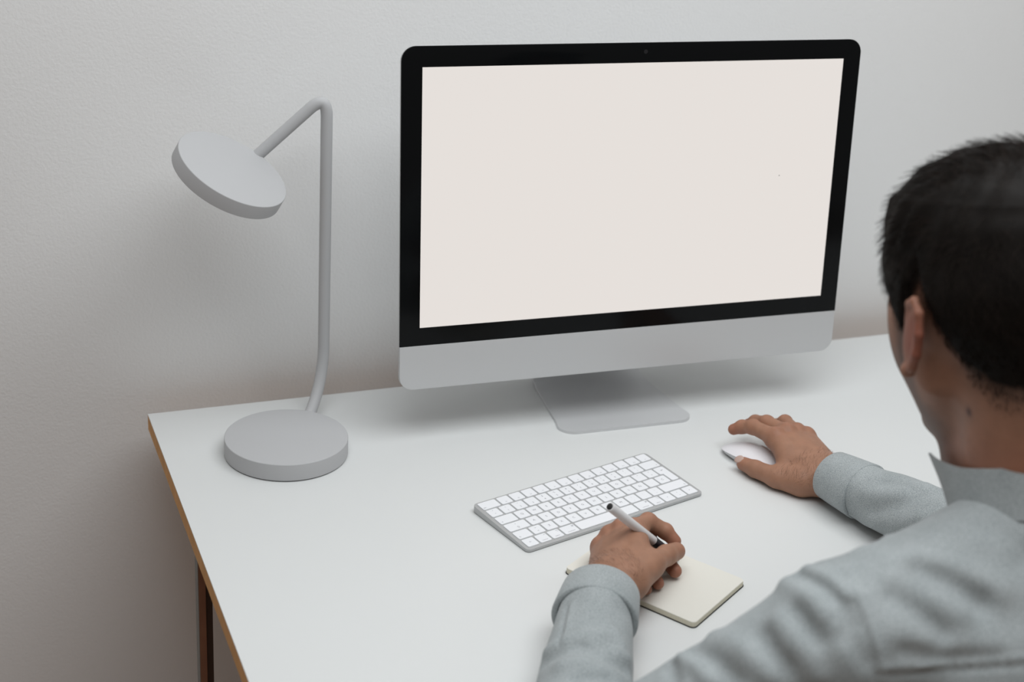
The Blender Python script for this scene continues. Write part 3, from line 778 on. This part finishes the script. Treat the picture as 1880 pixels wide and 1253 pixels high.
#FOLDS
FOLDS = [
    ([A(0.4405, -0.9572, 0.2559), A(0.4330, -0.9855, 0.2510), A(0.4331, -1.0046, 0.2390), A(0.4342, -1.0202, 0.2223), A(0.4376, -1.0309, 0.1967)], 0.0043, 0.0021),
    ([A(0.4365, -0.9577, 0.2547), A(0.4294, -0.9847, 0.2500), A(0.4294, -1.0041, 0.2378), A(0.4300, -1.0197, 0.2213), A(0.4336, -1.0298, 0.1962)], 0.0038, -0.0021),
    ([A(0.4372, -1.0294, 0.2039), A(0.4786, -1.0337, 0.2005), A(0.5217, -1.0421, 0.2012), A(0.5605, -1.0554, 0.2063)], 0.0038, 0.0018),
    ([A(0.4373, -1.0303, 0.2001), A(0.4787, -1.0346, 0.1968), A(0.5212, -1.0437, 0.1980), A(0.5600, -1.0570, 0.2031)], 0.0038, -0.0021),
    ([A(0.4967, -0.9834, 0.2626), A(0.5159, -1.0009, 0.2554), A(0.5368, -1.0177, 0.2427)], 0.0114, -0.0078),
    ([A(0.5004, -0.9691, 0.2670), A(0.5232, -0.9926, 0.2636), A(0.5534, -1.0157, 0.2509)], 0.0152, 0.0052),
    ([A(0.4703, -0.9828, 0.2587), A(0.4906, -1.0033, 0.2490), A(0.5154, -1.0179, 0.2376)], 0.0133, 0.0046),
    ([A(0.4599, -1.0002, 0.2499), A(0.4788, -1.0147, 0.2396), A(0.4962, -1.0252, 0.2243)], 0.0104, -0.0046),
    ([A(0.4708, -0.9373, 0.2586), A(0.4795, -0.9679, 0.2643), A(0.5038, -0.9805, 0.2650)], 0.0114, 0.0039),
    ([A(0.4142, -0.9300, 0.2386), A(0.4147, -0.9634, 0.2469), A(0.4188, -0.9871, 0.2439), A(0.4199, -1.0017, 0.2343)], 0.0076, -0.0059),
    ([A(0.4220, -0.9272, 0.2410), A(0.4240, -0.9604, 0.2510), A(0.4264, -0.9829, 0.2495)], 0.0076, 0.0052),
    ([A(0.4082, -0.9180, 0.2246), A(0.4034, -0.9664, 0.2390), A(0.4079, -0.9953, 0.2298)], 0.0085, 0.0052),
    ([A(0.3913, -0.9636, 0.2259), A(0.3954, -0.9933, 0.2174)], 0.0085, -0.0046),
    ([A(0.3817, -0.9558, 0.2146), A(0.3848, -0.9874, 0.2075), A(0.3920, -1.0056, 0.1913)], 0.0104, 0.0052),
    ([A(0.3684, -0.9549, 0.2000), A(0.3730, -0.9855, 0.1896)], 0.0085, -0.0052),
    ([A(0.3528, -0.9039, 0.1706), A(0.3531, -0.9477, 0.1872), A(0.3624, -0.9794, 0.1793)], 0.0095, 0.0052),
    ([A(0.3332, -0.9028, 0.1583), A(0.3352, -0.9361, 0.1707), A(0.3420, -0.9628, 0.1676)], 0.0076, -0.0052),
    ([A(0.3134, -0.9042, 0.1460), A(0.3066, -0.9238, 0.1455)], 0.0066, -0.0065),
    ([A(0.3247, -0.8999, 0.1517), A(0.3243, -0.9291, 0.1609), A(0.3254, -0.9471, 0.1590)], 0.0066, 0.0052),
    ([A(0.4079, -0.9953, 0.2298), A(0.4189, -1.0127, 0.2230), A(0.4249, -1.0232, 0.2102)], 0.0085, -0.0039),
    ([A(0.4514, -1.0178, 0.2308), A(0.4900, -1.0290, 0.2146), A(0.5361, -1.0422, 0.2115)], 0.0152, 0.0046),
    ([A(0.4579, -1.0275, 0.2172), A(0.4996, -1.0333, 0.2063), A(0.5395, -1.0462, 0.2075)], 0.0085, -0.0032),
    ([A(0.5658, -0.9670, 0.2876), A(0.5802, -0.9868, 0.2831), A(0.5886, -1.0014, 0.2713)], 0.0133, -0.0039),
    ([A(0.3148, -0.6867, 0.0719), A(0.3010, -0.7103, 0.0713), A(0.2819, -0.7439, 0.0700)], 0.0030, -0.0046),
    ([A(0.3169, -0.6898, 0.0748), A(0.3022, -0.7164, 0.0750), A(0.2850, -0.7471, 0.0728)], 0.0038, 0.0026),
    ([A(0.2642, -0.7499, 0.0566), A(0.2805, -0.7626, 0.0740), A(0.3045, -0.7661, 0.0797), A(0.3221, -0.7730, 0.0764)], 0.0076, -0.0052),
    ([A(0.2734, -0.7348, 0.0573), A(0.2927, -0.7475, 0.0767), A(0.3184, -0.7546, 0.0808)], 0.0085, 0.0039),
    ([A(0.2957, -0.7730, 0.0785), A(0.3097, -0.7872, 0.0759), A(0.3315, -0.7932, 0.0617)], 0.0066, -0.0052),
    ([A(0.3030, -0.7629, 0.0798), A(0.3221, -0.7730, 0.0764), A(0.3402, -0.7772, 0.0630)], 0.0066, 0.0046),
    ([A(0.2668, -0.7812, 0.0730), A(0.2858, -0.7887, 0.0786)], 0.0085, 0.0046),
    ([A(0.2699, -0.8122, 0.0764), A(0.2869, -0.8118, 0.0769), A(0.3039, -0.8128, 0.0722)], 0.0057, -0.0065),
    ([A(0.3331, -0.7353, 0.0814), A(0.3390, -0.7494, 0.0766), A(0.3418, -0.7637, 0.0695)], 0.0057, 0.0032),
    ([A(0.7730, -0.5450, 0.0595), A(0.7894, -0.5745, 0.0730), A(0.8260, -0.5858, 0.0848)], 0.0085, 0.0029),
    ([A(0.7718, -0.5629, 0.0431), A(0.7903, -0.5963, 0.0699), A(0.8246, -0.6134, 0.0888)], 0.0085, -0.0036),
    ([A(0.7727, -0.5493, 0.0240), A(0.7807, -0.5958, 0.0414), A(0.7938, -0.6248, 0.0667)], 0.0085, 0.0032),
    ([A(0.7906, -0.5497, 0.0744), A(0.8034, -0.5747, 0.0807), A(0.8084, -0.5996, 0.0837)], 0.0066, -0.0023),
    ([A(0.7728, -0.5214, 0.0161), A(0.7783, -0.5598, 0.0191), A(0.5010, -0.9296, 0.2613)], 0.0038, 0.0023),
]
def shirt_sdf(P):
    d = torso(P, 0.007)
    P = np.ascontiguousarray(P)
    for S, E_, C, C0, rr_ in ((SL, EL, LC1, LC0, (0.063, 0.053, 0.060, 0.0388)), (SR, ER, RC1, RC0, (0.058, 0.052, 0.052, 0.0352))):
        d = smin(d, cone(P, S, E_, rr_[0], rr_[1]), 0.035)
        d = smin(d, cone(P, E_, C, rr_[2], rr_[3]), 0.03)
        cut = (P - (C0 * 0.35 + C * 0.65)) @ unit(C0 - C)
        near = np.linalg.norm(P - C, axis=1) < 0.09
        d = np.where(near, np.maximum(d, cut), d)
    for pts, w, amp in FOLDS:
        lo_ = np.min(pts, 0) - 2.6 * w; hi_ = np.max(pts, 0) + 2.6 * w
        m = np.flatnonzero(((P > lo_) & (P < hi_)).all(1))
        if len(m): d[m] -= amp * np.exp(-(polyseg(P[m], pts) / w) ** 2)
    d = np.maximum(d, cone(P, A(0, 0, 0) + NECK1 + A(0, 0.006, -0.03), NECK1 + A(-0.004, 0.03, 0.12), 0.052, 0.062) * -1)   # neck opening
    # loose cloth ripples
    d = d + 0.0012 * np.sin(P[:, 0] * 70 + 3 * np.sin(P[:, 1] * 31)) * np.sin(P[:, 2] * 55 + P[:, 1] * 40)
    return off_desk(np.maximum(d, -0.27 - P[:, 2]), P)
sv, sf = mesh_sdf(shirt_sdf, (0.17, -1.26, -0.29), (1.03, -0.49, 0.35), 0.0037)
shirt = sdf_obj('shirt', sv, sf, 'shirt', person)
shirt['label'] = 'grey green heathered long sleeved shirt'

def ring_pts(c, ax, ref, ra, rb, n=48, rot=0):
    ax = unit(ax); u = unit(ref - ax * (ref @ ax)); w = np.cross(ax, u)
    return [c + ra * math.cos(t) * u + rb * math.sin(t) * w for t in np.linspace(0, 2 * math.pi, n, endpoint=False) + rot]
def cuff(C0, C1, r0, r1, flat):
    """rolled band round the wrist: outer and inner skin with rounded rims"""
    ax = C0 - C1; ref = A(0, 0, 1.0); th = 0.0022
    def ring(t, r, dz=0): return ring_pts(C1 + ax * t, ax, ref, r * flat, r)
    L = np.linalg.norm(ax); e = th / L
    rings = [ring(0.02, r1 - 2 * th), ring(0.0, r1 - th), ring(0.01, r1 + 0.0006), ring(0.04, r1 + 0.0016), ring(0.3, r1 * 0.7 + r0 * 0.3 + 0.0016), ring(0.7, r1 * 0.3 + r0 * 0.7 + 0.0014), ring(1 - e, r0 + 0.001),
             ring(1.0, r0 - th * 0.5), ring(1 - e, r0 - th * 1.6), ring(0.5, r0 - th * 2), ring(0.02, r1 - 2 * th)]
    o = MB().loft(rings, False, False).build('cuff', 'shirt', shirt, sharp=0)
    return o
cuff(LC0, LC1, 0.0410, 0.0440, 0.88)['label'] = 'cuff at the writing hand'
cuff(RC0, RC1, 0.0335, 0.0380, 0.92)['label'] = 'cuff at the mouse hand'

# collar band, open at the front, its left end standing off the neck
CB = A(0.6480, -0.9330, 0.2860); cax = unit(A(-0.05, 0.42, 0.90))
cu_ = unit(A(0, 1, 0) - cax * cax[1]); cr_ = np.cross(cu_, cax)
inn, outr = [], []
rows_ = []
N = 60
for i in range(N + 1):
    a = math.radians(35 + (325 - 35) * i / N)          # from the front left round the back to the front right; 0 = front
    endw = max(0, 1 - i / 9.0)
    r_b = 0.0705 + 0.004 * endw; r_t = 0.0655 + 0.024 * endw ** 1.6
    dirv_ = -cr_ * math.sin(a) + cu_ * math.cos(a)
    hgt = 0.034 + 0.009 * endw ** 1.5
    b0 = CB + dirv_ * r_b - cax * 0.012; t0 = CB + dirv_ * r_t + cax * hgt
    th = 0.0028
    rows_.append([b0, t0, t0 - dirv_ * th, b0 - dirv_ * th])
MB().loft([[tuple(p) for p in r] for r in rows_]).build('collar', 'shirt', shirt, sharp=0.7)['label'] = 'short standing collar round the neck'

# ---- trousers and shoes (mostly out of the picture)
def trousers_sdf(P):
    d = ell(P, HIP + A(0, 0.01, 0.0), A(0.178, 0.14, 0.13))
    for s in (-1, 1):
        h = HIP + A(0.085 * s, 0.0, 0.0); k = A(0.635 + 0.13 * s, -0.66, -0.235); an_ = A(0.635 + 0.13 * s, -0.62, -0.655)
        d = smin(d, cone(P, h, k, 0.088, 0.066), 0.04); d = smin(d, cone(P, k, an_, 0.064, 0.052), 0.03)
    return np.maximum(d, -0.655 - P[:, 2])
tv, tf = mesh_sdf(trousers_sdf, (0.38, -1.30, -0.68), (0.90, -0.54, -0.08), 0.010)
sdf_obj('trousers', tv, tf, 'trousers', person)
for s in (-1, 1):
    x = 0.635 + 0.13 * s
    fsh = lambda P: np.maximum(smin(smin(cone(P, A(x, -0.64, -0.695), A(x, -0.46, -0.705), 0.036, 0.038), cone(P, A(x, -0.625, -0.70), A(x, -0.62, -0.64), 0.036, 0.040), 0.03), ball(P, A(x, -0.43, -0.708), 0.034), 0.03), -TOP - P[:, 2])
    v, f = mesh_sdf(fsh, (x - 0.07, -0.70, -TOP - 0.02), (x + 0.07, -0.37, -0.58), 0.007)
    sdf_obj('shoe', v, f, 'shoe', person)

# ---- hair: a dense undercoat and thousands of single locks on it
cv_, cf_ = mesh_sdf(hair_cap, hl - 0.01, hh + A(0.01, 0.01, 0.03), 0.0026)
keep = hair_density(to_head(cv_)) > 0.5
ok = keep[cf_].all(1); cf_ = cf_[ok]; used = np.unique(cf_); rem = np.full(len(cv_), -1); rem[used] = np.arange(len(used)); cv_ = cv_[used]; cf_ = rem[cf_]
hair = sdf_obj('hair', cv_, cf_, 'hair', person, np.tile(A(0.008, 0.0062, 0.0052), (len(cv_), 1)))
hair['label'] = 'short dark brown hair, longer on top'
rng = np.random.default_rng(4)
sel = hv[(hair_density(q) > 0.03) & (qa < 0.088)]
NS = 19000
roots = sel[rng.integers(0, len(sel), NS)] + rng.normal(0, 0.0012, (NS, 3))
rq = to_head(roots); den = hair_density(rq)
roots = roots[rng.random(NS) < 0.12 + den]; rq = to_head(roots); NS = len(roots)
_, nr = grad(lambda P: head_noear(to_head(P)), roots, 0.002); nr /= np.linalg.norm(nr, axis=1)[:, None]
nl_ = nr @ HM
L = hair_len(rq) * rng.uniform(0.85, 1.45, NS) * (0.30 + 0.70 * hair_density(rq)) * (1 - 0.22 * np.clip(rq[:, 1] / 0.05, 0, 1))
topw = np.clip((rq[:, 2] - 0.025) / 0.085, 0, 1)[:, None]
swirl = np.stack([np.sin(rq[:, 1] * 45 + rq[:, 0] * 20), 0.9 * np.ones(NS), 0.1 * np.cos(rq[:, 0] * 50)], 1)
flow = topw * swirl + (1 - topw) * np.stack([0 * L, -0.35 * np.ones(NS), -np.ones(NS)], 1) + rng.normal(0, 0.28, (NS, 3))
flow = flow - nl_ * (flow * nl_).sum(1)[:, None]; flow /= np.linalg.norm(flow, axis=1)[:, None]
segs = 4
base = head_noear(rq)
cen = []
p = rq - nl_ * base[:, None]; dirn = nl_ * (0.78 + 0.05 * topw) + flow * 0.62
for i in range(segs + 1):
    cen.append(p.copy())
    dd = dirn / np.linalg.norm(dirn, axis=1)[:, None]
    p = p + dd * (L / segs)[:, None]; dirn = dirn * 0.75 + flow * 0.42 - nl_ * 0.06
cen = np.stack(cen, 1)                                   # NS, segs+1, 3
wr = np.linspace(1, 0.25, segs + 1)[None, :, None] * rng.uniform(0.00025, 0.0005, NS)[:, None, None]
sd = np.cross(flow, nl_); sd /= np.linalg.norm(sd, axis=1)[:, None]
off = [sd * 1.0, -sd * 0.5 + nl_ * 0.87, -sd * 0.5 - nl_ * 0.87]
vv = np.stack([cen + wr * o[:, None, :] for o in off], 2).reshape(-1, 3)      # ((strand, seg), 3)
vv = from_head(vv)
idx = (np.arange(NS)[:, None, None] * (segs + 1) + np.arange(segs)[None, :, None]) * 3
a_ = np.arange(3)[None, None, :]; b_ = (a_ + 1) % 3
ff = np.stack([idx + a_, idx + b_, idx + 3 + b_, idx + 3 + a_], -1).reshape(-1, 4)
lt = np.repeat(rng.uniform(0.5, 2.3, NS), 3 * (segs + 1))[:, None] * A(0.013, 0.0090, 0.0072)
lk = sdf_obj('hair_locks', vv, ff, 'hair', hair, lt)
lk['kind'] = 'stuff'

# ---- fine dark hairs on the backs of the wrists
hp, hq = [], []
for (v, fc), J in zip(parts[1:3], (LHJ, RHJ)):
    wr_ = J['wrist']; ax_ = unit(J['middle'][0] - wr_); t = (v - wr_) @ ax_
    fs, _ = hand_sdf(J)
    m = (t > -0.022) & (t < 0.030) & (((v - wr_) @ J['back']) > 0.002)
    pk = v[m][rng.integers(0, m.sum(), 420)]
    _, nn = grad(fs, pk, 0.0015); nn /= np.linalg.norm(nn, axis=1)[:, None]
    out_ = np.cross(ax_, J['back']); out_ = out_ * np.sign((J['pinky'][0] - J['index'][0]) @ out_)
    fl = ax_ * 0.35 + out_ * 0.8 + rng.normal(0, 0.25, (len(pk), 3)); fl -= nn * (fl * nn).sum(1)[:, None]; fl /= np.linalg.norm(fl, axis=1)[:, None]
    ln = rng.uniform(0.005, 0.010, len(pk))[:, None]
    s2 = np.cross(fl, nn) * 0.00007
    p0 = pk - nn * 0.0003; p1_ = pk + fl * ln * 0.5 + nn * ln * 0.22; p2_ = pk + fl * ln + nn * ln * 0.20
    for c0 in range(len(pk)):
        b0 = len(hp)
        hp += [p0[c0] - s2[c0], p0[c0] + s2[c0], p1_[c0] + s2[c0] * 0.7, p1_[c0] - s2[c0] * 0.7, p2_[c0]]
        hq += [(b0, b0 + 1, b0 + 2, b0 + 3), (b0 + 3, b0 + 2, b0 + 4)]
ah = mesh_obj('arm_hair', hp, hq, 'hair', person, True, 0)
at = ah.data.attributes.new('tint', 'FLOAT_COLOR', 'POINT')
at.data.foreach_set('color', np.tile(np.array([0.08, 0.045, 0.032, 1], np.float32), len(hp)))
ah['kind'] = 'stuff'; ah['label'] = 'fine dark hairs on the wrists'

# ------------------------------------------------------------------ lift everything from desk height to its height above the floor
for o in scene.objects:
    if o.parent is None and o.type in ('MESH', 'EMPTY'):
        o.location.z += TOP
